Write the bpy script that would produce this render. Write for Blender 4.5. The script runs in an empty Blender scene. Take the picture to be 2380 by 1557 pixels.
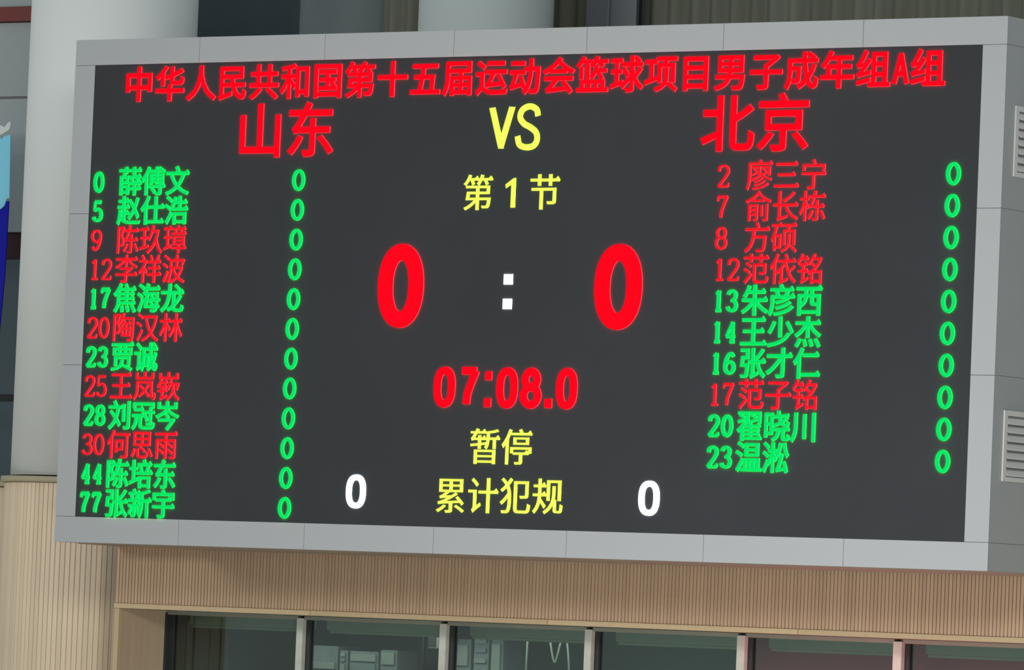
import bpy, bmesh, math, random
from mathutils import Vector, Matrix

scene = bpy.context.scene
COL = scene.collection
random.seed(7)

# ------------------------------------------------------------------ camera
cam_d = bpy.data.cameras.new('camera')
cam_d.sensor_width = 36.0
cam_d.lens = 14672.5 / 2380 * 36.0
cam_d.clip_end = 400
cam = bpy.data.objects.new('camera', cam_d)
COL.objects.link(cam)
yaw, pitch, roll = 0.6066, 0.0491, 0.0414
fwd = Vector((-math.sin(yaw) * math.cos(pitch), math.cos(yaw) * math.cos(pitch), math.sin(pitch)))
r0 = Vector((math.cos(yaw), math.sin(yaw), 0))
u0 = r0.cross(fwd)
rt = r0 * math.cos(roll) + u0 * math.sin(roll)
up = -r0 * math.sin(roll) + u0 * math.cos(roll)
M = Matrix((rt, up, -fwd)).transposed().to_4x4()
M.translation = Vector((33.114, -41.154, 5.293))
cam.matrix_world = M
scene.camera = cam

# ------------------------------------------------------------------ world, lamps, exposure
scene.view_settings.view_transform = 'Standard'
scene.view_settings.look = 'None'
scene.view_settings.gamma = 1.0
scene.view_settings.use_curve_mapping = False
scene.view_settings.exposure = 0.0
world = bpy.data.worlds.new('world')
scene.world = world
world.use_nodes = True
bg = world.node_tree.nodes['Background']
bg.inputs['Color'].default_value = (0.86, 0.97, 1.0, 1)
bg.inputs['Strength'].default_value = 0.46


def area_lamp(name, loc, target, sx, sy, power, color):
    d = bpy.data.lights.new(name, 'AREA')
    d.shape = 'RECTANGLE'
    d.size, d.size_y, d.energy, d.color = sx, sy, power, color
    o = bpy.data.objects.new(name, d)
    COL.objects.link(o)
    o.location = loc
    o.rotation_euler = (Vector(target) - Vector(loc)).to_track_quat('-Z', 'Y').to_euler()
    return o


# hall lamp row high on the left, floodlight low on the right near the stand, added unseen red lamp that tints the window posts
area_lamp('hall_lamp', (-6, -22, 10.2), (0, 1, 7.6), 7, 3, 1120, (1.0, 0.985, 0.95))
area_lamp('hall_lamp', (26, -30, 12.5), (1, 1, 8), 8, 3, 2900, (1.0, 0.985, 0.95))
area_lamp('stand_floodlight', (9.6, -7.0, 2.8), (6.0, 0.5, 6.3), 2.0, 1.6, 365, (1.0, 0.99, 0.97))
area_lamp('red_tint_lamp', (6.8, 2.3, 4.1), (6.8, 2.78, 5.3), 1.8, 0.1, 22, (1.0, 0.10, 0.13))
area_lamp('booth_fill_lamp', (4.8, 3.2, 5.3), (4.8, 4.0, 3.0), 10.0, 0.3, 42, (0.97, 1.0, 0.97))  # added unseen lamp that brightens the booth behind the glass

# ------------------------------------------------------------------ lettering


def signed_area(P):
    return 0.5 * sum(P[i - 1][0] * P[i][1] - P[i][0] * P[i - 1][1] for i in range(len(P)))


def thin_out(P, tol=0.0035):
    """drop outline points that hardly bend the outline"""
    P = list(P)
    while len(P) > 4:
        best = None
        for i in range(len(P)):
            a, b, c = P[i - 1], P[i], P[(i + 1) % len(P)]
            ln = math.hypot(c[0] - a[0], c[1] - a[1])
            d = abs((c[0] - a[0]) * (a[1] - b[1]) - (a[0] - b[0]) * (c[1] - a[1])) / ln if ln > 1e-9 else 0
            if best is None or d < best[0]:
                best = (d, i)
        if best[0] >= tol:
            break
        P.pop(best[1])
    return P


GLYPHS = {}


def outlines(ch):
    """closed outlines of one character, taken from Blender's own built-in lettering"""
    if ch in GLYPHS:
        return GLYPHS[ch]
    cu = bpy.data.curves.new('letter', 'FONT')
    cu.body = ch
    cu.fill_mode = 'NONE'
    cu.resolution_u = 4
    tmp = bpy.data.objects.new('letter', cu)
    me = bpy.data.meshes.new_from_object(tmp)
    nb = {}
    for e in me.edges:
        a, b = e.vertices
        nb.setdefault(a, []).append(b)
        nb.setdefault(b, []).append(a)
    seen, loops = set(), []
    for s in nb:
        if s in seen:
            continue
        loop, prev, cur = [], None, s
        while cur not in seen:
            seen.add(cur)
            loop.append(tuple(me.vertices[cur].co[:2]))
            nx = [k for k in nb[cur] if k != prev and k not in seen]
            prev = cur
            if not nx:
                break
            cur = nx[0]
        loops.append(loop)
    bpy.data.objects.remove(tmp)
    bpy.data.meshes.remove(me)
    bpy.data.curves.remove(cu)
    out = []
    areas = [signed_area(L) for L in loops]
    for i, L in enumerate(loops):
        # nesting depth decides the winding: outer outlines run counter-clockwise, holes clockwise
        px, py = L[0]
        depth = 0
        for j, Q in enumerate(loops):
            if j == i or abs(areas[j]) <= abs(areas[i]):
                continue
            inside = False
            for k in range(len(Q)):
                (x1, y1), (x2, y2) = Q[k - 1], Q[k]
                if (y1 > py) != (y2 > py) and px < (x2 - x1) * (py - y1) / (y2 - y1) + x1:
                    inside = not inside
            depth += inside
        L = thin_out(L)
        if (signed_area(L) > 0) != (depth % 2 == 0):
            L = L[::-1]
        out.append(L)
    GLYPHS[ch] = out
    return out


def add_serif(P):
    # triangular tip at the right end of a long horizontal stroke (counter-clockwise outline)
    out, n = [], len(P)
    for i in range(n):
        a, b, c, d = P[i - 1], P[i], P[(i + 1) % n], P[(i + 2) % n]
        out.append(b)
        if abs(b[0] - c[0]) < 0.012 and 0.04 < c[1] - b[1] < 0.1:
            if b[0] - a[0] > 0.09 and abs(a[1] - b[1]) < 0.015 and c[0] - d[0] > 0.12 and abs(c[1] - d[1]) < 0.015:
                out.append((c[0] + 0.018, c[1] - 0.03))
                out.append((c[0] - 0.045, c[1] + 0.052))
                out.append((c[0] - 0.1, c[1] + 0.004))
                P = P[:(i + 1) % n] + [out[-1]] + P[(i + 1) % n + 1:] if (i + 1) < n else P
    res = []
    for q in out:
        if not res or (abs(q[0] - res[-1][0]) + abs(q[1] - res[-1][1])) > 1e-5:
            res.append(q)
    return res


def embolden(P, ax, ay):
    n, out = len(P), []
    for i in range(n):
        a, b, c = P[i - 1], P[i], P[(i + 1) % n]
        e1 = Vector((b[0] - a[0], b[1] - a[1]))
        e2 = Vector((c[0] - b[0], c[1] - b[1]))
        if e1.length < 1e-7 or e2.length < 1e-7:
            out.append(b)
            continue
        e1.normalize()
        e2.normalize()
        n1, n2 = Vector((e1.y, -e1.x)), Vector((e2.y, -e2.x))
        d1 = ax * n1.x ** 2 + ay * n1.y ** 2
        d2 = ax * n2.x ** 2 + ay * n2.y ** 2
        det = n1.x * n2.y - n1.y * n2.x
        if abs(det) > 0.25:
            ox = (d1 * n2.y - d2 * n1.y) / det
            oy = (n1.x * d2 - n2.x * d1) / det
            o = Vector((ox, oy))
        else:
            o = (n1 * d1 + n2 * d2) * 0.5
        m = 2.0 * max(abs(ax), abs(ay))
        if o.length > m:
            o = o.normalized() * m
        out.append((b[0] + o.x, b[1] + o.y))
    return out


class Letters:
    """Collects raised luminous letter shapes lying in the XZ plane and facing -Y."""

    def __init__(self):
        self.v, self.f, self.m = [], [], []

    def prism_loops(self, loops, t=0.007, fat=None):
        """loops are filled; fat holds the same outlines grown outwards, joined on by a rim of quads"""
        base = len(self.v)
        # front face: Blender fills the closed outlines as a flat curve, holes included
        cu = bpy.data.curves.new('outline', 'CURVE')
        cu.dimensions = '2D'
        cu.fill_mode = 'FRONT'
        for L in loops:
            sp = cu.splines.new('POLY')
            sp.points.add(len(L) - 1)
            for p, (x, z) in zip(sp.points, L):
                p.co = (x, z, 0, 1)
            sp.use_cyclic_u = True
        tmp = bpy.data.objects.new('outline', cu)
        me = bpy.data.meshes.new_from_object(tmp)
        self.v += [(q.co.x, -t, q.co.y) for q in me.vertices]
        for p in me.polygons:
            self.f.append([base + k for k in p.vertices])
            self.m.append(0)
        bpy.data.objects.remove(tmp)
        bpy.data.meshes.remove(me)
        bpy.data.curves.remove(cu)
        base = len(self.v)
        if fat:
            for L, F in zip(loops, fat):
                base, k = len(self.v), len(L)
                self.v += [(x, -t, z) for x, z in L] + [(x, -t, z) for x, z in F]
                for i in range(k):
                    j = (i + 1) % k
                    self.f.append([base + i, base + j, base + k + j, base + k + i])
                    self.m.append(0)
            loops = fat
            base = len(self.v)
        flat = [q for L in loops for q in L]
        n = len(flat)
        self.v += [(x, -t, z) for x, z in flat] + [(x, 0.001, z) for x, z in flat]
        s = 0
        for L in loops:
            k = len(L)
            for i in range(k):
                a, b = base + s + i, base + s + (i + 1) % k
                self.f.append([a, b, b + n, a + n])
                self.m.append(1)
            s += k

    def glyph(self, ch, x, zc, w, h, ax, ay, serif):
        loops = outlines(ch)
        thin, fat = [], []
        for L in loops:
            if serif and signed_area(L) > 0:
                L = add_serif(list(L))
            thin.append([(x + gx * w, zc + (gy - 0.38) * h) for gx, gy in L])
            fat.append([(x + gx * w, zc + (gy - 0.38) * h) for gx, gy in embolden(L, ax, ay)])
        self.prism_loops(thin, fat=fat)

    def stroke(self, pts, a, b, closed=False, smooth=True, t=0.007):
        P = [Vector(p) for p in pts]
        if smooth and len(P) > 2:
            Q = []
            n = len(P)
            segs = n if closed else n - 1
            for i in range(segs):
                p0 = P[(i - 1) % n] if closed or i > 0 else P[0] * 2 - P[1]
                p1, p2 = P[i], P[(i + 1) % n]
                p3 = P[(i + 2) % n] if closed or i + 2 < n else P[-1] * 2 - P[-2]
                for k in range(4):
                    u = k / 4
                    Q.append(0.5 * ((2 * p1) + (p2 - p0) * u + (2 * p0 - 5 * p1 + 4 * p2 - p3) * u * u + (3 * p1 - p0 - 3 * p2 + p3) * u ** 3))
            if not closed:
                Q.append(P[-1])
            P = Q
        n = len(P)
        Lf, Rt = [], []
        for i in range(n):
            if closed:
                d = P[(i + 1) % n] - P[i - 1]
            else:
                d = P[min(i + 1, n - 1)] - P[max(i - 1, 0)]
            d.normalize()
            nn = Vector((-d.y, d.x))
            k = 1.0 / max(1e-6, math.sqrt((nn.x * a) ** 2 + (nn.y * b) ** 2))
            off = Vector((nn.x * a * a * k, nn.y * b * b * k)) * 0.5
            Lf.append(P[i] + off)
            Rt.append(P[i] - off)
        if closed:
            oa, ob = [tuple(q) for q in Lf], [tuple(q) for q in Rt]
            self.prism_loops([oa, ob], t)
        else:
            base = len(self.v)
            for q in Lf + Rt:
                self.v.append((q.x, -t, q.y))
            for q in Lf + Rt:
                self.v.append((q.x, 0.001, q.y))
            N = 2 * n
            for i in range(n - 1):
                self.f.append([base + i, base + i + 1, base + n + i + 1, base + n + i])
                self.m.append(0)
            ring = list(range(n)) + [n + i for i in range(n - 1, -1, -1)]
            for i in range(len(ring)):
                p, q = base + ring[i], base + ring[(i + 1) % len(ring)]
                self.f.append([p, q, q + N, p + N])
                self.m.append(1)

    def ellipse(self, cx, cz, rx, rz, a, b, power=2.0):
        pts = []
        for k in range(36):
            t = 2 * math.pi * k / 36
            c, s = math.cos(t), math.sin(t)
            pts.append((cx + rx * math.copysign(abs(c) ** (2 / power), c), cz + rz * math.copysign(abs(s) ** (2 / power), s)))
        self.stroke(pts, a, b, closed=True, smooth=False)

    def block(self, x0, x1, z0, z1):
        self.prism_loops([[(x0, z0), (x1, z0), (x1, z1), (x0, z1)]])

    def digit(self, ch, cx, cz, w, h, a, b, serif=True):
        def T(L):
            return [(cx - w / 2 + a / 2 + x * (w - a), cz - h / 2 + b / 2 + y * (h - b)) for x, y in L]
        iw, ih = (w - a) / 2, (h - b) / 2
        if ch == '0':
            self.ellipse(cx, cz, iw, ih, a, b, 2.0 if serif else 2.5)
        elif ch == '1':
            if serif:
                self.stroke(T([(.5, 0), (.5, 1)]), a, b, smooth=False)
                self.stroke(T([(.02, .84), (.5, .98)]), b, b, smooth=False)
                self.stroke(T([(0, 0), (1, 0)]), a, b, smooth=False)
            else:
                x0, z0 = cx - w / 2, cz - h / 2
                self.prism_loops([[(x0 + w * .58, z0), (x0 + w, z0), (x0 + w, z0 + h), (x0 + w * .80, z0 + h), (x0, z0 + h * .78), (x0 + w * .05, z0 + h * .66), (x0 + w * .58, z0 + h * .79)]])
        elif ch == '2':
            self.stroke(T([(.04, .74), (.12, .93), (.5, 1), (.9, .9), (.97, .7), (.75, .48), (.35, .22), (0, 0)]), a, b)
            self.stroke(T([(0, 0), (1, 0)]), a, b, smooth=False)
            self.stroke(T([(1, 0), (1.02, .16)]), b, b, smooth=False)
        elif ch == '3':
            self.stroke(T([(.04, .82), (.2, .96), (.5, 1), (.88, .9), (.9, .68), (.62, .53), (.36, .52)]), a, b)
            self.stroke(T([(.36, .52), (.72, .5), (1, .3), (.86, .06), (.45, 0), (.12, .06), (.0, .2)]), a, b)
        elif ch == '4':
            self.stroke(T([(.68, 1), (0, .27)]), b, b, smooth=False)
            self.stroke(T([(0, .27), (1.02, .27)]), a, b, smooth=False)
            self.stroke(T([(.7, 0), (.7, 1)]), a, b, smooth=False)
            self.stroke(T([(.42, 0), (.98, 0)]), a, b, smooth=False)
        elif ch == '5':
            self.stroke(T([(.12, 1), (.95, 1)]), a, b * 1.3, smooth=False)
            self.stroke(T([(.14, 1), (.08, .52)]), a * .6, b, smooth=False)
            self.stroke(T([(.08, .52), (.4, .62), (.82, .55), (1, .3), (.84, .05), (.42, 0), (.12, .05), (0, .18)]), a, b)
        elif ch == '6':
            self.stroke(T([(.92, .84), (.68, 1), (.35, .92), (.08, .62), (0, .32)]), a, b)
            self.ellipse(cx, cz - h / 2 + b / 2 + .29 * (h - b), iw, .29 * (h - b), a, b)
        elif ch == '9':
            self.stroke(T([(.08, .16), (.32, 0), (.65, .08), (.92, .38), (1, .68)]), a, b)
            self.ellipse(cx, cz - h / 2 + b / 2 + .71 * (h - b), iw, .29 * (h - b), a, b)
        elif ch == '7':
            if serif:
                self.stroke(T([(0, .8), (.03, 1)]), b, b, smooth=False)
            self.stroke(T([(0, 1), (1, 1)]), a, b * (1.4 if serif else 1), smooth=False)
            self.stroke(T([(.96, 1), (.64, .62), (.42, .3), (.36, 0)]), a, b)
        elif ch == '8':
            self.ellipse(cx, cz + h / 2 - b / 2 - .24 * (h - b), iw * .84, .24 * (h - b), a, b)
            self.ellipse(cx, cz - h / 2 + b / 2 + .27 * (h - b), iw, .27 * (h - b), a, b)

    def build(self, name, mats, parent, label=None):
        me = bpy.data.meshes.new(name)
        me.from_pydata(self.v, [], self.f)
        me.update()
        for m in mats:
            me.materials.append(m)
        me.polygons.foreach_set('material_index', self.m)
        o = bpy.data.objects.new(name, me)
        COL.objects.link(o)
        o.parent = parent
        if label:
            o['label'] = label
        return o


# ------------------------------------------------------------------ materials
def mat(name, color, rough=0.6, metal=0.0, spec=0.35, vary=0.06, scale=3.0, stretch=(1, 1, 1), bump=0.0, bscale=60):
    m = bpy.data.materials.new(name)
    m.use_nodes = True
    nt = m.node_tree
    b = nt.nodes['Principled BSDF']
    b.inputs['Roughness'].default_value = rough
    b.inputs['Metallic'].default_value = metal
    b.inputs['Specular IOR Level'].default_value = spec
    tc = nt.nodes.new('ShaderNodeTexCoord')
    mp = nt.nodes.new('ShaderNodeMapping')
    mp.inputs['Scale'].default_value = stretch
    nt.links.new(tc.outputs['Object'], mp.inputs['Vector'])
    no = nt.nodes.new('ShaderNodeTexNoise')
    no.inputs['Scale'].default_value = scale
    no.inputs['Detail'].default_value = 4
    nt.links.new(mp.outputs['Vector'], no.inputs['Vector'])
    rp = nt.nodes.new('ShaderNodeValToRGB')
    rp.color_ramp.elements[0].position = 0.3
    rp.color_ramp.elements[1].position = 0.7
    rp.color_ramp.elements[0].color = [c * (1 - vary) for c in color] + [1]
    rp.color_ramp.elements[1].color = [min(1, c * (1 + vary)) for c in color] + [1]
    nt.links.new(no.outputs['Fac'], rp.inputs['Fac'])
    nt.links.new(rp.outputs['Color'], b.inputs['Base Color'])
    if bump:
        n2 = nt.nodes.new('ShaderNodeTexNoise')
        n2.inputs['Scale'].default_value = bscale
        nt.links.new(mp.outputs['Vector'], n2.inputs['Vector'])
        bp = nt.nodes.new('ShaderNodeBump')
        bp.inputs['Strength'].default_value = bump
        bp.inputs['Distance'].default_value = 0.01
        nt.links.new(n2.outputs['Fac'], bp.inputs['Height'])
        nt.links.new(bp.outputs['Normal'], b.inputs['Normal'])
    return m


def wood_mat(name, color, vary=0.1):
    m = mat(name, color, rough=0.55, spec=0.3, vary=vary, scale=2.0, stretch=(9, 9, 0.35), bump=0.08, bscale=8)
    # each slat takes a slightly different tone
    nt = m.node_tree
    b = nt.nodes['Principled BSDF']
    src = b.inputs['Base Color'].links[0].from_socket
    oi = nt.nodes.new('ShaderNodeObjectInfo')
    mr = nt.nodes.new('ShaderNodeMapRange')
    mr.inputs['To Min'].default_value = 0.93
    mr.inputs['To Max'].default_value = 1.05
    nt.links.new(oi.outputs['Random'], mr.inputs['Value'])
    hs = nt.nodes.new('ShaderNodeHueSaturation')
    nt.links.new(mr.outputs['Result'], hs.inputs['Value'])
    nt.links.new(src, hs.inputs['Color'])
    nt.links.new(hs.outputs['Color'], b.inputs['Base Color'])
    return m


def glow(name, color, strength):
    m = bpy.data.materials.new(name)
    m.use_nodes = True
    nt = m.node_tree
    nt.nodes.clear()
    e = nt.nodes.new('ShaderNodeEmission')
    e.inputs['Color'].default_value = (*color, 1)
    e.inputs['Strength'].default_value = strength
    o = nt.nodes.new('ShaderNodeOutputMaterial')
    nt.links.new(e.outputs['Emission'], o.inputs['Surface'])
    return m


def glass_mat(name, tint, gloss=0.08, rough=0.02):
    m = bpy.data.materials.new(name)
    m.use_nodes = True
    nt = m.node_tree
    nt.nodes.clear()
    tr = nt.nodes.new('ShaderNodeBsdfTransparent')
    tr.inputs['Color'].default_value = (*tint, 1)
    gl = nt.nodes.new('ShaderNodeBsdfGlossy')
    gl.inputs['Roughness'].default_value = rough
    lw = nt.nodes.new('ShaderNodeLayerWeight')
    lw.inputs['Blend'].default_value = 0.25
    mr = nt.nodes.new('ShaderNodeMapRange')
    mr.inputs['To Min'].default_value = gloss
    mr.inputs['To Max'].default_value = 0.9
    nt.links.new(lw.outputs['Fresnel'], mr.inputs['Value'])
    mx = nt.nodes.new('ShaderNodeMixShader')
    nt.links.new(mr.outputs['Result'], mx.inputs['Fac'])
    nt.links.new(tr.outputs['BSDF'], mx.inputs[1])
    nt.links.new(gl.outputs['BSDF'], mx.inputs[2])
    o = nt.nodes.new('ShaderNodeOutputMaterial')
    nt.links.new(mx.outputs['Shader'], o.inputs['Surface'])
    return m


ALU = mat('painted aluminium frame', (0.335, 0.35, 0.362), rough=0.42, spec=0.5, vary=0.02, scale=1.2)
ALU_SIDE = mat('painted aluminium side', (0.34, 0.355, 0.355), rough=0.45, spec=0.5, vary=0.03, scale=1.2)
VENT = mat('vent enamel', (0.60, 0.59, 0.57), rough=0.5, vary=0.03)
JOINT = mat('dark joint', (0.24, 0.24, 0.245), rough=0.9, vary=0.0)
SCREEN = mat('matt black led face', (0.038, 0.0405, 0.045), rough=0.85, spec=0.12, vary=0.05, scale=0.8)
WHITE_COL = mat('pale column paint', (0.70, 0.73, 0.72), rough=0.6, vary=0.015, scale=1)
SHADED_COL = mat('shaded column paint', (0.45, 0.50, 0.49), rough=0.6, vary=0.015, scale=1)  # pale paint darkened, the column's shade is in the colour
DARK_COL = mat('dark grey column paint', (0.16, 0.19, 0.19), rough=0.5, vary=0.03)
PILLAR = mat('charcoal cladding', (0.13, 0.138, 0.15), rough=0.5, vary=0.04)
WOOD = wood_mat('honey wood slat', (0.50, 0.35, 0.232))
WOOD_COL = wood_mat('pale wood slat', (0.68, 0.555, 0.405))
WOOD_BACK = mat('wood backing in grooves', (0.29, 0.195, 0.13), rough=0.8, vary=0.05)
COL_BACK = mat('pale wood backing', (0.56, 0.455, 0.34), rough=0.8, vary=0.05)
TRIM = wood_mat('light wood trim', (0.50, 0.385, 0.235), 0.05)
LEDGE = mat('khaki ledge', (0.40, 0.35, 0.235), rough=0.6)
REVEAL = wood_mat('brown wood panel', (0.49, 0.37, 0.255), 0.05)
GREY_WALL = mat('grey green wall cladding', (0.33, 0.37, 0.37), rough=0.3, spec=0.5, vary=0.05, scale=0.7)
RED_BEAM = mat('maroon painted beam', (0.16, 0.035, 0.03), rough=0.5)
DEEP_RED = mat('deep red band', (0.035, 0.002, 0.003), rough=0.5)
BLACK = mat('black metal', (0.012, 0.012, 0.013), rough=0.5)
DARK_FRAME = mat('dark window frame', (0.03, 0.035, 0.035), rough=0.5)
MULLION = mat('off white mullion paint', (0.53, 0.55, 0.49), rough=0.5, vary=0.10, scale=9)
HEAD_RAIL = mat('grey green head rail', (0.24, 0.25, 0.205), rough=0.5)
GLASS = glass_mat('booth window glass', (0.60, 0.68, 0.63), gloss=0.06)
GLASS_DARK = glass_mat('dark gallery glass', (0.76, 0.84, 0.86), gloss=0.02, rough=0.25)
CURTAIN = mat('olive curtain cloth', (0.145, 0.147, 0.115), rough=0.9, spec=0.1, vary=0.16, scale=1.3, stretch=(2, 2, .2))
REFLECT_GREEN = mat('booth wall green reflection', (0.135, 0.19, 0.165), rough=0.7)  # green of reflected court lights put into the wall colour
REFLECT_MAROON = mat('booth wall maroon reflection', (0.30, 0.10, 0.118), rough=0.7)  # pink of reflected court lights put into the wall colour
ROOM_GREY = mat('grey booth panel', (0.23, 0.235, 0.225), rough=0.7)
BOX_GREY = mat('grey booth reflection and rod', (0.20, 0.225, 0.235), rough=0.6, vary=0.12, scale=6)
BOX_PALE = mat('pale booth reflection', (0.28, 0.30, 0.29), rough=0.6, vary=0.1, scale=6)
BLIND = mat('pale blind reflection', (0.75, 0.78, 0.70), rough=0.6, vary=0.12, scale=1.5)
CABLE = mat('pale cable', (0.22, 0.25, 0.22), rough=0.5)
CONCRETE = mat('concrete', (0.3, 0.3, 0.3), rough=0.9)
COURT = mat('court floor wood', (0.62, 0.57, 0.50), rough=0.4, vary=0.1)
BAN_WHITE = mat('banner white', (0.62, 0.68, 0.66), rough=0.7, vary=0.02)
BAN_CYAN = mat('banner light blue', (0.22, 0.62, 0.80), rough=0.7, vary=0.03)
BAN_BLUE = mat('banner deep blue', (0.012, 0.014, 0.34), spec=0.1, rough=0.8, vary=0.03)

RED = [glow('red led', (1.0, 0.002, 0.012), 1.0), glow('red halo edge', (1.0, 0.0045, 0.007), 22.0)]  # letter edges glow extra strongly, added to throw a halo on the screen
RED_S = [glow('red led thin', (1.0, 0.010, 0.022), 1.0), glow('red thin halo edge', (1.0, 0.006, 0.009), 16.0)]
GREEN = [glow('green led', (0.003, 0.80, 0.145), 1.0), glow('green halo edge', (0.0006, 0.9, 0.014), 20.0)]
YELLOW = [glow('yellow led', (0.93, 1.0, 0.12), 1.0), glow('yellow halo edge', (0.5, 0.8, 0.03), 6.0)]
WHITE = [glow('white led', (0.95, 1.0, 1.0), 1.4), glow('white halo edge', (0.9, 1.0, 1.0), 8.0)]


# ------------------------------------------------------------------ builders
def tag(o, label=None, cat=None, group=None, kind=None):
    if label:
        o['label'] = label
    if cat:
        o['category'] = cat
    if group:
        o['group'] = group
    if kind:
        o['kind'] = kind
    return o


def root(name, loc, label, cat, group=None, kind=None):
    o = bpy.data.objects.new(name, None)
    o.empty_display_size = 0.2
    COL.objects.link(o)
    o.location = loc
    return tag(o, label, cat, group, kind)


def top_of(o):
    v = Vector((0, 0, 0))
    while o:
        v += o.location
        o = o.parent
    return v


def link_mesh(name, me, parent, loc=(0, 0, 0)):
    """loc is a world position; parents are never rotated."""
    o = bpy.data.objects.new(name, me)
    COL.objects.link(o)
    if parent:
        o.parent = parent
        o.location = Vector(loc) - top_of(parent)
    else:
        o.location = loc
    return o


def bm_box(bm, x0, x1, y0, y1, z0, z1):
    vs = [bm.verts.new((x, y, z)) for x in (x0, x1) for y in (y0, y1) for z in (z0, z1)]
    for q in ((0, 1, 3, 2), (4, 6, 7, 5), (0, 4, 5, 1), (2, 3, 7, 6), (0, 2, 6, 4), (1, 5, 7, 3)):
        bm.faces.new([vs[k] for k in q])


def finish(bm, name, m, bevel=0.0):
    bmesh.ops.recalc_face_normals(bm, faces=bm.faces)
    if bevel:
        bmesh.ops.bevel(bm, geom=list(bm.edges), offset=bevel, segments=2, affect='EDGES', profile=0.5)
    me = bpy.data.meshes.new(name)
    bm.to_mesh(me)
    bm.free()
    me.materials.append(m)
    return me


def box(name, x0, x1, y0, y1, z0, z1, m, parent=None, bevel=0.0):
    cx, cy = (x0 + x1) / 2, (y0 + y1) / 2
    bm = bmesh.new()
    bm_box(bm, x0 - cx, x1 - cx, y0 - cy, y1 - cy, 0, z1 - z0)
    return link_mesh(name, finish(bm, name, m, bevel), parent, (cx, cy, z0))


def cylinder(name, cx, cy, r, z0, z1, m, parent=None, seg=128, smooth=True):
    bm = bmesh.new()
    bmesh.ops.create_cone(bm, cap_ends=True, segments=seg, radius1=r, radius2=r, depth=z1 - z0,
                          matrix=Matrix.Translation((0, 0, (z1 - z0) / 2)))
    me = finish(bm, name, m)
    if smooth:
        for p in me.polygons:
            p.use_smooth = abs(p.normal.z) < 0.5
    return link_mesh(name, me, parent, (cx, cy, z0))


def plate(name, pts, y, t, m, parent):
    """flat plate of thickness t in the XZ plane, outline pts"""
    cx = sum(p[0] for p in pts) / len(pts)
    cz = min(p[1] for p in pts)
    bm = bmesh.new()
    f = [bm.verts.new((x - cx, -t / 2, z - cz)) for x, z in pts]
    b = [bm.verts.new((x - cx, t / 2, z - cz)) for x, z in pts]
    bm.faces.new(f)
    bm.faces.new(b[::-1])
    n = len(pts)
    for i in range(n):
        bm.faces.new([f[i], b[i], b[(i + 1) % n], f[(i + 1) % n]])
    return link_mesh(name, finish(bm, name, m), parent, (cx, y, cz))


def tube(name, pts, r, m, parent):
    cu = bpy.data.curves.new(name, 'CURVE')
    cu.dimensions = '3D'
    cu.bevel_depth = r
    cu.bevel_resolution = 2
    sp = cu.splines.new('NURBS')
    sp.points.add(len(pts) - 1)
    for p, q in zip(sp.points, pts):
        p.co = (q[0] - pts[0][0], q[1] - pts[0][1], q[2] - pts[0][2], 1)
    sp.use_endpoint_u = True
    sp.order_u = 3
    tmp = bpy.data.objects.new(name, cu)
    me = bpy.data.meshes.new_from_object(tmp)
    bpy.data.objects.remove(tmp)
    me.materials.clear()
    me.materials.append(m)
    return link_mesh(name, me, parent, pts[0])


W, H, Z0 = 9.0, 4.2, 6.0
BX, BZ = 0.2114, 0.2148
D = 1.92

# ------------------------------------------------------------------ setting
tag(box('floor', -40, 60, -60, 16, -0.1, 0, COURT), 'wooden court floor of the hall, far below the scoreboard', 'floor', kind='structure')

# slatted fascia under the scoreboard
FX0, FX1, FZ0, FZ1, FY = -0.9, 10.6, 5.52, 6.9, 2.0
fas = root('wall_fascia', (4.6, FY, 5.48), 'brown wooden slatted fascia directly under the scoreboard', 'wall', kind='structure')
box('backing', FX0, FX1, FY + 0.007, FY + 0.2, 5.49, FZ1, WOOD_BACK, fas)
bm = bmesh.new()
PITCH = 0.0345
bm_box(bm, -0.0138, 0.0138, -0.0, 0.016, 0, 0.62)
slat_me = finish(bm, 'slat', WOOD, 0.0025)
n_sl = 0
x = FX0 + 0.016
xs = []
while x < FX1 - 0.02:
    xs.append(x)
    x += PITCH
keep = [x for x in xs if x < 8.85]
for x in keep:
    link_mesh('slat', slat_me, fas, (x, FY - 0.002, FZ0))
bm = bmesh.new()
for x in xs:
    if x >= 8.85:
        bm_box(bm, x - 0.0138 - 9.7, x + 0.0138 - 9.7, 0, 0.016, 0, 0.62)
tag(link_mesh('slat_run', finish(bm, 'slat_run', WOOD), fas, (9.7, FY - 0.002, FZ0)), kind='stuff')
# bottom trim, in lengths with thin joints
cuts = [FX0, 1.22, 3.66, 6.1, 8.54, FX1]
for a, b in zip(cuts[:-1], cuts[1:]):
    box('trim_strip', a + 0.003, b - 0.003, FY - 0.02, FY + 0.2, 5.477, 5.519, TRIM, fas, 0.002)

# left reveal of the window opening
rev = root('wall_reveal', (-0.93, 2.4, 3.8), 'brown wooden reveal panels at the left end of the booth windows', 'wall', kind='structure')
box('edge_strip', -0.897, -0.850, 1.995, 2.045, 3.6, 5.475, TRIM, rev, 0.002)
for y0, y1 in ((2.05, 2.2), (2.206, 2.42), (2.426, 2.72)):
    box('panel', -0.96, -0.862 - 0.012 * (y0 > 2.3), y0, y1, 3.6, 5.475, REVEAL, rev, 0.003)
tag(box('ceiling_soffit', -0.95, 10.6, 2.21, 3.1, 5.475, 5.53, HEAD_RAIL), 'grey green soffit strip above the booth windows', 'ceiling', kind='structure')

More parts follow.
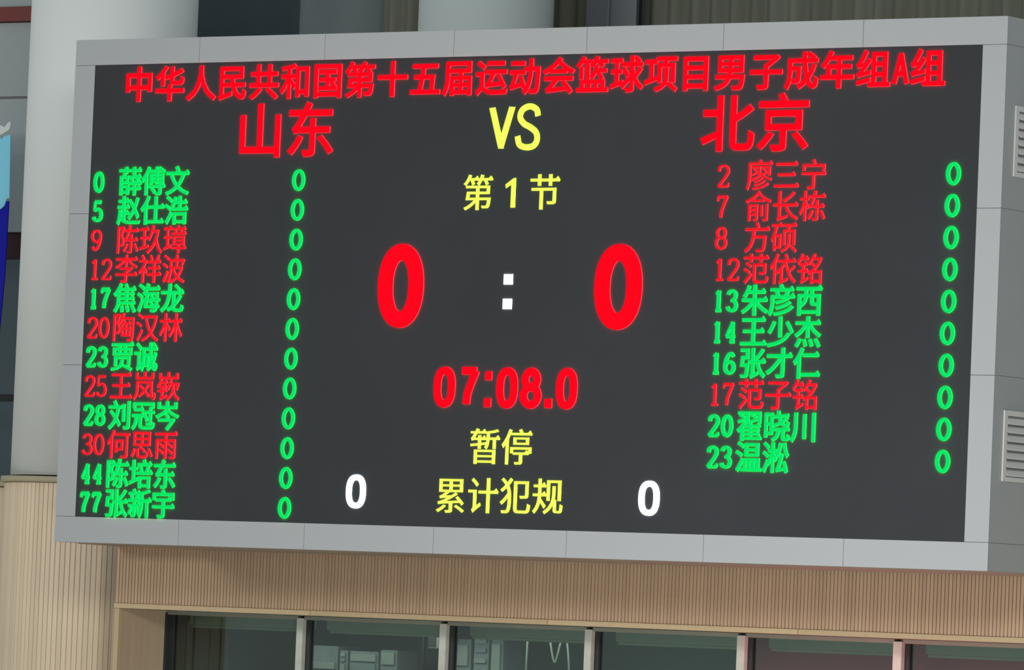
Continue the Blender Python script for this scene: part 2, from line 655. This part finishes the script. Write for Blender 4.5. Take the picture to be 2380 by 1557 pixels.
# booth windows
win = root('window_1', (4.8, 2.75, 3.8), 'long booth window of six visible bays under the slatted fascia', 'window', kind='structure')
MX = [(-0.905, -0.862), (0.562, 0.628), (2.075, 2.143), (3.563, 3.632), (5.075, 5.15), (6.575, 6.655), (8.09, 8.17), (9.6, 9.68)]
for i, (a, b) in enumerate(MX):
    box('mullion', a, b, 2.68, 2.80, 3.6, 5.455, DARK_FRAME if i == 0 else MULLION, win, 0.004)
for (a0, a1), (b0, b1) in zip(MX[:-1], MX[1:]):
    box('head_rail', a1, b0, 2.70, 2.80, 5.44, 5.473, HEAD_RAIL, win, 0.002)
    box('dark_strip', a1, a1 + 0.042, 2.735, 2.80, 3.6, 5.438, DARK_FRAME, win)  # plain dark strip right of each mullion
    box('pane', a1 + 0.042, b0, 2.76, 2.768, 3.6, 5.438, GLASS, win)

# booth interior; wall colours and contents stand in for reflections in the glass
tag(box('wall_booth_back', -0.96, 4.45, 4.6, 4.75, 3.4, 5.6, REFLECT_GREEN), 'booth back wall in green reflection colour behind the glass', 'wall', kind='structure')
tag(box('wall_booth_maroon', 4.45, 10.6, 3.9, 4.75, 3.4, 5.6, REFLECT_MAROON), 'booth wall in maroon reflection colour behind the right windows', 'wall', kind='structure')
tag(box('wall_booth_side', -1.1, -0.965, 2.8, 4.75, 3.4, 5.47, REFLECT_GREEN), 'booth side wall in green reflection colour at the left end', 'wall', kind='structure')
tag(box('wall_booth_end', 10.6, 10.75, 2.8, 4.75, 3.4, 5.6, ROOM_GREY), 'grey end wall of the booth, far right', 'wall', kind='structure')
tag(box('ceiling_booth', -0.95, 10.6, 3.1, 4.6, 5.54, 5.62, ROOM_GREY), 'grey ceiling inside the booth', 'ceiling', kind='structure')
tag(box('floor_booth', -0.95, 10.6, 2.6, 4.7, 3.3, 3.4, CONCRETE), 'grey floor of the booth behind the windows', 'floor', kind='structure')
tag(box('wall_booth_parapet', -0.95, 10.6, 2.4, 2.6, 0.0, 3.6, REVEAL), 'brown wall below the booth windows', 'wall', kind='structure')

place = ['behind the leftmost window bay', 'behind the second window bay from the left', 'behind the third window bay from the left',
         'behind the fourth window bay from the left', 'behind the fifth window bay with the maroon wall', 'behind the rightmost window bay']
for k in range(6):
    a, b = MX[k][1] + 0.09, MX[k + 1][0] - 0.02
    r = root('reflection_blind', ((a + b) / 2, 2.95, 5.32), 'pale blind as reflection stand-in ' + place[k], 'blind', 'blind stand-ins for reflections along the booth windows')  # added blinds stand in for pale reflections along the pane tops
    box('cassette', a, b, 2.9, 3.0, 5.36, 5.46, BLIND, r, 0.012)
    box('bottom_bar', a + 0.01, b - 0.01, 2.935, 2.955, 5.335, 5.358, BLIND, r, 0.003)

pp = root('reflection_panel', (-0.94, 3.4, 4.2), 'grey upright panel as reflection stand-in inside the leftmost bay', 'panel')  # added panel, stands in for a paler reflection
box('board', -0.955, -0.93, 3.10, 3.70, 4.2, 5.40, ROOM_GREY, pp, 0.005)
box('foot', -0.955, -0.80, 3.2, 3.24, 3.4, 3.44, ROOM_GREY, pp)
box('foot', -0.955, -0.80, 3.56, 3.60, 3.4, 3.44, ROOM_GREY, pp)
box('post', -0.952, -0.93, 3.2, 3.24, 3.44, 4.2, ROOM_GREY, pp)
box('post', -0.952, -0.93, 3.56, 3.60, 3.44, 4.2, ROOM_GREY, pp)

# added cabinets and equipment standing in for reflections in the second and third bays
def cabinet(x0, x1, z1, label, shelves, m):
    r = root('reflection_cabinet', ((x0 + x1) / 2, 3.7, 3.4), label, 'cabinet', 'cabinet stand-ins for reflections inside the booth')
    box('body', x0, x1, 3.55, 3.95, 3.4, z1, m, r, 0.01)
    n = len(shelves)
    for i, (za, zb) in enumerate(shelves):
        box('drawer', x0 + 0.02, x1 - 0.02, 3.528, 3.548, za, zb, BOX_PALE if i % 2 == 0 else BOX_GREY, r, 0.004)


cabinet(0.06, 0.38, 5.225, 'grey cabinet as reflection stand-in just right of the first window post', [(5.02, 5.08), (4.9, 4.97)], BOX_GREY)
cabinet(0.40, 0.49, 5.19, 'narrow cabinet as reflection stand-in with a stack of pale drawers in second bay', [(5.135, 5.17), (5.09, 5.12), (5.0, 5.07), (4.88, 4.97)], BOX_GREY)
cabinet(0.51, 0.82, 5.19, 'wide grey cabinet as reflection stand-in in the middle of the second bay', [(5.1, 5.165), (4.95, 5.08)], BOX_GREY)
cabinet(0.84, 1.02, 5.21, 'grey cabinet as reflection stand-in at the right end of the second bay row', [(5.08, 5.19)], BOX_GREY)
cabinet(1.60, 1.80, 5.335, 'tall grey cabinet as reflection stand-in at the left of the third bay', [(5.1, 5.28)], BOX_GREY)
cabinet(1.83, 1.99, 5.36, 'rack as reflection stand-in with pale drawers in the third bay', [(5.30, 5.34), (5.22, 5.26), (5.13, 5.17)], BOX_GREY)
cabinet(2.01, 2.14, 5.37, 'tall smooth grey locker as reflection stand-in in the third bay', [(4.9, 5.3)], BOX_GREY)

lamp = root('reflection_speaker', (1.45, 3.4, 5.2), 'small pale speaker as reflection stand-in by the second booth window post', 'speaker')  # added speaker shape in place of a reflection
box('bracket', 1.22, 1.62, 3.38, 3.42, 5.35, 5.38, BLACK, lamp)
box('cabinet_box', 1.50, 1.60, 3.33, 3.47, 5.24, 5.35, BOX_PALE, lamp, 0.008)
box('grille', 1.51, 1.59, 3.322, 3.329, 5.25, 5.34, BLACK, lamp)
box('arm', 1.40, 1.415, 3.39, 3.41, 5.0, 5.54, BLACK, lamp)

for pts, lab in (([(2.565, 3.3, 5.53), (2.56, 3.3, 5.3), (2.555, 3.3, 4.9), (2.55, 3.3, 4.0), (2.55, 3.3, 3.5)], 'pale cable as reflection stand-in, straight down in the third booth bay'),
                 ([(2.75, 3.3, 5.53), (2.79, 3.3, 5.36), (2.845, 3.3, 5.14), (2.87, 3.3, 5.2), (2.925, 3.3, 5.42), (2.98, 3.3, 5.34), (3.0, 3.3, 5.1)], 'looped pale cable as reflection stand-in in the third booth bay')):
    c = tube('cable', pts, 0.009, CABLE, None)  # added cable shapes in place of curved reflections
    tag(c, lab, 'cable', 'cable stand-ins for reflections inside the booth')

# wall band beyond: slab that carries the gallery
tag(box('floor_gallery_edge', -0.9, -0.01, 1.45, 2.2, 6.012, 6.14, WOOD_BACK), 'brown slab edge tucked behind the left end of the scoreboard', 'floor', kind='structure')
tag(box('floor_gallery', -8, 12, 3.95, 8.0, 6.4, 6.55, CONCRETE), 'grey gallery slab behind the scoreboard', 'floor', kind='structure')
tag(box('wall_core', -1.15, 12, 4.8, 5.0, 0.0, 6.38, WOOD_BACK), 'plain brown wall behind the booth', 'wall', kind='structure')

# ------------------------------------------------------------------ round columns
CX, CY = -1.99, 3.0
c1 = root('round_column', (CX, CY, 6.62), 'large pale round column at the left, rising from a slatted wooden base', 'column', 'pale round columns', 'structure')
cylinder('shaft', CX, CY, 0.745, 6.625, 13.0, WHITE_COL, c1)
base = root('slatted_column_base', (CX, CY, 0.0), 'round pale wooden slatted column base below the left white column', 'column base', kind='structure')
RB = 0.795
cylinder('core', CX, CY, RB - 0.007, 0.0, 6.56, COL_BACK, base)
cylinder('ledge_ring', CX, CY, RB + 0.035, 6.56, 6.612, LEDGE, base)
bm = bmesh.new()
bm_box(bm, -0.0205, 0.0205, 0, 0.018, 0, 3.6)
cs_me = finish(bm, 'slat', WOOD_COL, 0.003)
ns = int(2 * math.pi * RB / 0.047)
for k in range(ns):
    t = 2 * math.pi * k / ns
    dx, dy = math.sin(t), -math.cos(t)
    # only the side of the column that faces the hall is clad
    if dy > 0.62:
        continue
    o = link_mesh('slat', cs_me, base, (CX + RB * dx, CY + RB * dy, 2.955))
    o.rotation_euler = (0, 0, math.atan2(dx, -dy))

c2 = root('round_column', (1.26, 4.15, 6.55), 'pale round column with shade in its colour, rising behind the middle of the scoreboard', 'column', 'pale round columns', 'structure')
cylinder('shaft', 1.26, 4.15, 0.595, 6.55, 13.0, SHADED_COL, c2)
c3 = root('dark_column', (-1.22, 5.6, 6.55), 'dark green grey round column half hidden left of the middle pale column', 'column', kind='structure')
cylinder('shaft', -1.22, 5.6, 0.52, 6.55, 13.0, DARK_COL, c3)

# ------------------------------------------------------------------ gallery glazing and curtains behind the scoreboard
gp = root('window_2', (-2.0, 5.1, 6.55), 'dark glass gallery window between the left column and the dark column', 'window', kind='structure')
box('pane', -4.6, -1.0, 6.3, 6.315, 6.6, 12.9, GLASS_DARK, gp)
box('mullion', -4.66, -4.6, 6.26, 6.36, 6.55, 12.95, BLACK, gp)
box('mullion', -1.0, -0.94, 6.26, 6.36, 6.55, 12.95, BLACK, gp)
tag(box('wall_gallery', -5.2, 13.5, 7.7, 7.85, 6.55, 13.0, PILLAR), 'dark back wall of the gallery', 'wall', kind='structure')


def curtain(x0, x1, y, z0, z1, label, seed, parent_label=None):
    rnd = random.Random(seed)
    bm = bmesh.new()
    n = int((x1 - x0) / 0.025)
    ph, vv = 0.0, []
    for i in range(n + 1):
        ph += 0.025 / (0.22 * (0.75 + 0.5 * rnd.random())) * 2 * math.pi
        d = 0.045 * math.sin(ph) + 0.015 * math.sin(ph * 0.37 + 1)
        a = bm.verts.new(((i - n / 2) * 0.025, d, 0))
        b = bm.verts.new(((i - n / 2) * 0.025, d * 0.7, z1 - z0))
        vv.append((a, b))
    for i in range(n):
        f = bm.faces.new([vv[i][0], vv[i + 1][0], vv[i + 1][1], vv[i][1]])
        f.smooth = True
    me = bpy.data.meshes.new('curtain')
    bm.to_mesh(me)
    bm.free()
    me.materials.append(CURTAIN)
    o = link_mesh('curtain', me, None, ((x0 + x1) / 2, y, z0))
    s = o.modifiers.new('thickness', 'SOLIDIFY')
    s.thickness = 0.006
    return tag(o, label, 'curtain', 'olive gallery curtains')


curtain(-0.5, 1.2, 5.0, 6.6, 12.9, 'dark olive curtain between the dark column and middle pale column', 3)
curtain(0.72, 1.72, 5.9, 6.6, 12.9, 'dark olive curtain just right of the middle pale column', 5)
curtain(2.21, 11.0, 5.2, 6.6, 12.9, 'long olive curtain running right from the charcoal pillar', 9)

pl = root('charcoal_pillar', (2.05, 5.0, 6.55), 'square charcoal pillar behind the scoreboard between two olive curtains', 'pillar', kind='structure')
box('front_panel', 1.775, 2.02, 4.95, 5.0, 6.55, 13.0, PILLAR, pl, 0.01)
box('side_panel', 2.022, 2.30, 4.965, 5.01, 6.55, 13.0, PILLAR, pl, 0.01)
box('dark_seam', 2.301, 2.325, 4.975, 5.02, 6.55, 13.0, BLACK, pl)

# ------------------------------------------------------------------ upper left gallery front
wl = root('wall_left', (-5.5, 5.0, 6.6), 'grey green panelled gallery wall left of the big column', 'wall', kind='structure')
box('upper_panel', -8, -3.3, 5.0, 5.2, 11.13, 13.0, GREY_WALL, wl, 0.005)
box('beam', -8, -3.3, 4.94, 5.2, 10.985, 11.125, RED_BEAM, wl, 0.005)
box('panel', -8, -3.3, 5.0, 5.2, 10.275, 10.98, GREY_WALL, wl, 0.006)
box('joint', -8, -3.3, 5.03, 5.2, 10.255, 10.274, JOINT, wl)
box('panel', -8, -3.3, 5.0, 5.2, 8.99, 10.254, GREY_WALL, wl, 0.006)
box('red_band', -8, -3.3, 5.06, 5.2, 8.745, 8.985, DEEP_RED, wl)
w3 = root('window_3', (-5.5, 5.1, 6.6), 'black gallery glass under the deep red band at the far left', 'window', kind='structure')
box('pane', -8, -3.3, 5.1, 5.11, 7.46, 8.74, GLASS_DARK, w3)
box('pane', -8, -3.3, 5.1, 5.11, 6.66, 7.40, GLASS_DARK, w3)
box('transom', -8, -3.3, 5.02, 5.16, 7.40, 7.46, BLACK, w3)
tag(box('wall_gallery_left', -8, -5.2, 6.6, 6.75, 6.62, 9.0, PILLAR), 'dark wall behind the far left gallery glass', 'wall', kind='structure')
tag(box('trim_1', -8, -2.6, 3.72, 4.05, 6.556, 6.606, LEDGE), 'khaki ledge strip left of the slatted column base', 'trim', kind='structure')
tag(box('wall_lower_left', -8, -2.6, 3.8, 3.94, 0.0, 6.55, WOOD_COL), 'pale wooden wall left of the slatted column base', 'wall', kind='structure')

# ------------------------------------------------------------------ hanging banner
ban = root('hanging_banner', (-4.4, 4.0, 7.6), 'blue hanging banner with pale blue field and white top at left edge', 'banner')
plate('blue_field', [(-4.9, 7.75), (-4.12, 7.62), (-3.985, 7.95), (-3.95, 8.5), (-3.94, 9.2), (-4.9, 9.2)], 4.012, 0.012, BAN_BLUE, ban)
plate('light_blue_field', [(-4.9, 9.10), (-4.025, 9.125), (-3.985, 9.155), (-3.955, 9.222), (-3.925, 9.224), (-3.945, 9.815), (-4.02, 9.80), (-4.05, 9.775), (-4.08, 9.80), (-4.9, 9.80)], 4.0, 0.012, BAN_CYAN, ban)
plate('white_motif', [(-4.9, 9.83), (-4.05, 9.815), (-4.00, 9.84), (-3.958, 9.86), (-3.946, 9.895), (-3.948, 9.935), (-3.962, 9.935), (-3.985, 9.92), (-4.02, 9.885), (-4.07, 9.905), (-4.12, 9.91), (-4.9, 9.90)], 3.995, 0.012, BAN_WHITE, ban)
box('top_rod', -4.9, -4.05, 4.02, 4.035, 9.83, 9.845, BOX_GREY, ban)
box('cord', -4.60, -4.594, 4.024, 4.03, 9.845, 13.0, BOX_GREY, ban)

# ------------------------------------------------------------------ scoreboard
sb = root('scoreboard', (W / 2, 0.0, Z0), 'large electronic basketball scoreboard in a pale grey metal frame', 'scoreboard')
box('cabinet', 0.006, W - 0.006, 0.010, D, Z0 + 0.006, Z0 + H - 0.006, JOINT, sb)
G = 0.0015
xj = [0, 1.302, 2.588, 3.874, 5.160, 6.446, 7.722, W]
for a, b in zip(xj[:-1], xj[1:]):
    for z0, z1 in ((Z0, Z0 + BZ), (Z0 + H - BZ, Z0 + H)):
        box('frame_panel', a + (G if a else 0), b - (G if b < W else 0), 0.0, 0.012, z0 + (0 if z0 == Z0 else G * .6), z1 - (G * .6 if z0 == Z0 else 0), ALU, sb, 0.002)
zj = [Z0 + BZ, 7.478, 8.742, Z0 + H - BZ]
for a, b in zip(zj[:-1], zj[1:]):
    for x0, x1 in ((0, BX), (W - BX, W)):
        box('frame_panel', x0, x1, 0.0, 0.012, a + G, b - G, ALU, sb, 0.002)
# right and left side panels, underside and top
zs = [Z0, Z0 + BZ, 7.478, 8.742, Z0 + H - BZ, Z0 + H]
for a, b in zip(zs[:-1], zs[1:]):
    box('side_panel', W - 0.005, W + 0.0, 0.0135, D, a + 0.0015, b - 0.0015, ALU_SIDE, sb)
    box('side_panel', 0.0, 0.005, 0.0135, D, a + 0.003, b - 0.003, ALU_SIDE, sb)
UND = mat('underside with brown bounce', (0.30, 0.25, 0.20), rough=0.7)  # brown of reflected light put into the underside colour
for a, b in zip(xj[:-1], xj[1:]):
    box('bottom_panel', a + 0.003, b - 0.003, 0.0135, D, Z0, Z0 + 0.005, UND, sb)
    box('top_panel', a + 0.003, b - 0.003, 0.0135, D, Z0 + H - 0.005, Z0 + H, ALU_SIDE, sb)

# louvred vents in the right side
for zb, zt in ((6.685, 7.222), (8.995, 9.533)):
    y0, y1 = 0.152, 0.70
    v = root('side_vent', (W, (y0 + y1) / 2, zb), None, None)
    v.parent = sb
    v.location = Vector((W, (y0 + y1) / 2, zb)) - sb.location
    v['label'] = 'louvred metal vent on the right side, ' + ('lower of the two' if zb < 7 else 'upper of the two')
    box('vent_frame', W + 0.0, W + 0.014, y0, y0 + 0.052, zb, zt, VENT, v, 0.003)
    box('vent_frame', W + 0.0, W + 0.014, y1 - 0.052, y1, zb, zt, VENT, v, 0.003)
    box('vent_frame', W + 0.0, W + 0.014, y0 + 0.053, y1 - 0.053, zb, zb + 0.036, VENT, v, 0.003)
    box('vent_frame', W + 0.0, W + 0.014, y0 + 0.053, y1 - 0.053, zt - 0.040, zt, VENT, v, 0.003)
    box('duct', W + 0.0002, W + 0.001, y0 + 0.05, y1 - 0.05, zb + 0.03, zt - 0.03, JOINT, v)
    nl = 7
    p = (zt - zb - 0.08) / nl
    for k in range(nl):
        bm = bmesh.new()
        zz = 0.0
        vs = [bm.verts.new(q) for q in ((0.018, 0, 0.0), (0.018, 0, 0.012), (0.002, 0, p * 0.74), (0.002, 0, p * 0.60))]
        ws = [bm.verts.new((q.co.x, y1 - y0 - 0.108, q.co.z)) for q in vs]
        bm.faces.new(vs)
        bm.faces.new(ws[::-1])
        for i in range(4):
            bm.faces.new([vs[i], ws[i], ws[(i + 1) % 4], vs[(i + 1) % 4]])
        link_mesh('louvre_slat', finish(bm, 'louvre_slat', VENT), v, (W + 0.001, y0 + 0.054, zb + 0.040 + k * p))

# screen
scr = box('screen', BX, W - BX, 0.0008, 0.03, Z0 + BZ, Z0 + H - BZ, SCREEN, sb)
scr['label'] = 'matt black display face of the scoreboard'
SO = top_of(scr)


def lay(L, name, mats, label=None):
    """letters were drawn in world X/Z; shift into the frame of the screen"""
    SHIFT_Y = 0.0008 - SO.y
    L.v = [(x - SO.x, y + SHIFT_Y, z - SO.z) for x, y, z in L.v]
    return L.build(name, mats, scr, label)


# headline
L = Letters()
head = '中华人民共和国第十五届运动会篮球项目男子成年组'
cw = 0.3245
for i, ch in enumerate(head):
    L.glyph(ch, 0.53 + i * cw, 9.818, cw * 0.97, 0.300, 0.026, 0.020, False)
xA = 0.53 + len(head) * cw
for p in ([(xA + .022, 9.70), (xA + .078, 9.932)], [(xA + .134, 9.70), (xA + .078, 9.932)], [(xA + .05, 9.775), (xA + .106, 9.775)]):
    L.stroke(p, 0.04, 0.036, smooth=False)
L.glyph('组', xA + cw / 2, 9.818, cw * 0.97, 0.300, 0.026, 0.020, False)
lay(L, 'headline_text', RED, 'large red headline of characters along the top')

# team names
for txt, x0, lab in (('山东', 1.715, 'large red two-character team name on the left'), ('北京', 6.265, 'large red two-character team name on the right')):
    L = Letters()
    for i, ch in enumerate(txt):
        L.glyph(ch, x0 + i * 0.512, 9.418, 0.505, 0.47, 0.017, 0.016, False)
    lay(L, 'team_name', RED, lab)

# VS
L = Letters()
L.stroke([(4.278, 9.57), (4.375, 9.262)], 0.056, 0.03, smooth=False)
L.stroke([(4.472, 9.575), (4.375, 9.262)], 0.056, 0.03, smooth=False)
L.block(4.352, 4.402, 9.243, 9.275)
L.stroke([(4.724, 9.500), (4.705, 9.552), (4.638, 9.577), (4.570, 9.548), (4.552, 9.488), (4.592, 9.438), (4.655, 9.408), (4.712, 9.365), (4.722, 9.305), (4.690, 9.262), (4.620, 9.250), (4.555, 9.272), (4.533, 9.340)], 0.050, 0.048)
lay(L, 'versus_text', YELLOW, 'yellow VS between the team names')

# period
L = Letters()
L.glyph('第', 4.018, 8.893, 0.305, 0.305, 0.010, 0.0, True)
lay(L, 'period_text', YELLOW, 'yellow character left of the period number')
L = Letters()
L.digit('1', 4.487, 8.888, 0.098, 0.235, 0.043, 0.03, serif=False)
lay(L, 'period_digit', YELLOW, 'yellow 1, the period number')
L = Letters()
L.glyph('节', 4.665, 8.893, 0.305, 0.305, 0.010, 0.0, True)
lay(L, 'period_text', YELLOW, 'yellow character right of the period number')

# big score
L = Letters()
L.ellipse(3.452, 8.144, 0.152, 0.272, 0.148, 0.132, 2.2)
lay(L, 'score_digit', RED, 'huge red 0, left score')
L = Letters()
L.ellipse(5.557, 8.139, 0.152, 0.272, 0.148, 0.132, 2.2)
lay(L, 'score_digit', RED, 'huge red 0, right score')
for z0, z1, lab in ((8.157, 8.239, 'upper white square of the colon between the scores'), (7.961, 8.043, 'lower white square of the colon between the scores')):
    L = Letters()
    L.block(4.459, 4.545, z0, z1)
    lay(L, 'colon_dot', WHITE, lab)

# clock
L = Letters()
CZ, CH = 7.333, 0.325
for ch, a, b in (('0', 3.820, 4.030), ('7', 4.056, 4.268), ('0', 4.430, 4.637), ('8', 4.660, 4.866), ('0', 5.006, 5.208)):
    L.digit(ch, (a + b) / 2, CZ, b - a, CH, 0.070, 0.060, serif=False)
L.block(4.316, 4.382, 7.395, 7.462)
L.block(4.316, 4.382, 7.180, 7.247)
L.block(4.898, 4.970, 7.180, 7.250)
lay(L, 'clock_text', RED, 'red game clock reading 07:08.0')

# time out and fouls
L = Letters()
L.glyph('暂', 4.188, 6.865, 0.305, 0.305, 0.010, 0.0, True)
L.glyph('停', 4.498, 6.865, 0.305, 0.305, 0.010, 0.0, True)
lay(L, 'timeout_text', YELLOW, 'yellow two-character word under the clock')
L = Letters()
for i, ch in enumerate('累计犯规'):
    L.glyph(ch, 3.877 + i * 0.3125, 6.470 + 0.004 * i, 0.305, 0.305, 0.010, 0.0, True)
lay(L, 'foul_text', YELLOW, 'yellow four-character line at the bottom')
for cx, cz, lab in ((3.092, 6.481, 'white 0, left foul count'), (5.925, 6.485, 'white 0, right foul count')):
    L = Letters()
    L.digit('0', cx, cz, 0.197, 0.275, 0.056, 0.047, serif=False)
    lay(L, 'foul_digit', WHITE, lab)

# rosters
LEFT = [('0', '薛傅文', 'g'), ('5', '赵仕浩', 'g'), ('9', '陈玖璋', 'r'), ('12', '李祥波', 'r'), ('17', '焦海龙', 'g'), ('20', '陶汉林', 'r'),
        ('23', '贾诚', 'g'), ('25', '王岚嵚', 'r'), ('28', '刘冠岑', 'g'), ('30', '何思雨', 'r'), ('44', '陈培东', 'g'), ('77', '张新宇', 'g')]
RIGHT = [('2', '廖三宁', 'r'), ('7', '俞长栋', 'r'), ('8', '方硕', 'r'), ('12', '范依铭', 'r'), ('13', '朱彦西', 'g'), ('14', '王少杰', 'g'),
         ('16', '张才仁', 'g'), ('17', '范子铭', 'r'), ('20', '翟晓川', 'g'), ('23', '温淞', 'g')]
CN = {'g': 'green', 'r': 'red'}
for rows, xn, xname, xp, side in ((LEFT, 0.243, 0.512, 2.380, 'left'), (RIGHT, 6.436, 6.705, 8.573, 'right')):
    for i, (num, name, c) in enumerate(rows):
        zc = 9.008 - i * 0.2430
        g = c == 'g'
        mats = GREEN if g else RED_S
        L = Letters()
        for k, ch in enumerate(num):
            L.digit(ch, xn + 0.063 + k * 0.1225, zc - 0.003, 0.112 if ch != '1' else 0.085, 0.174, 0.034 if g else 0.024, 0.021 if g else 0.014)
        lay(L, 'player_number', mats, '%s number %s in the %s list' % (CN[c], num, side))
        L = Letters()
        for k, ch in enumerate(name):
            L.glyph(ch, xname + k * 0.2478, zc + 0.003, 0.2478, 0.250, 0.025 if g else 0.008, 0.011 if g else 0.0, True)
        lay(L, 'player_name', mats, '%s characters of the name beside number %s in the %s list' % (CN[c], num, side))
        L = Letters()
        L.ellipse(xp, zc - 0.002, 0.0485, 0.0765, 0.034, 0.021, 1.9)
        lay(L, 'player_points', GREEN, 'green 0 in row %s of the %s points column' % (
            ['one', 'two', 'three', 'four', 'five', 'six', 'seven', 'eight', 'nine', 'ten', 'eleven', 'twelve'][i], side))
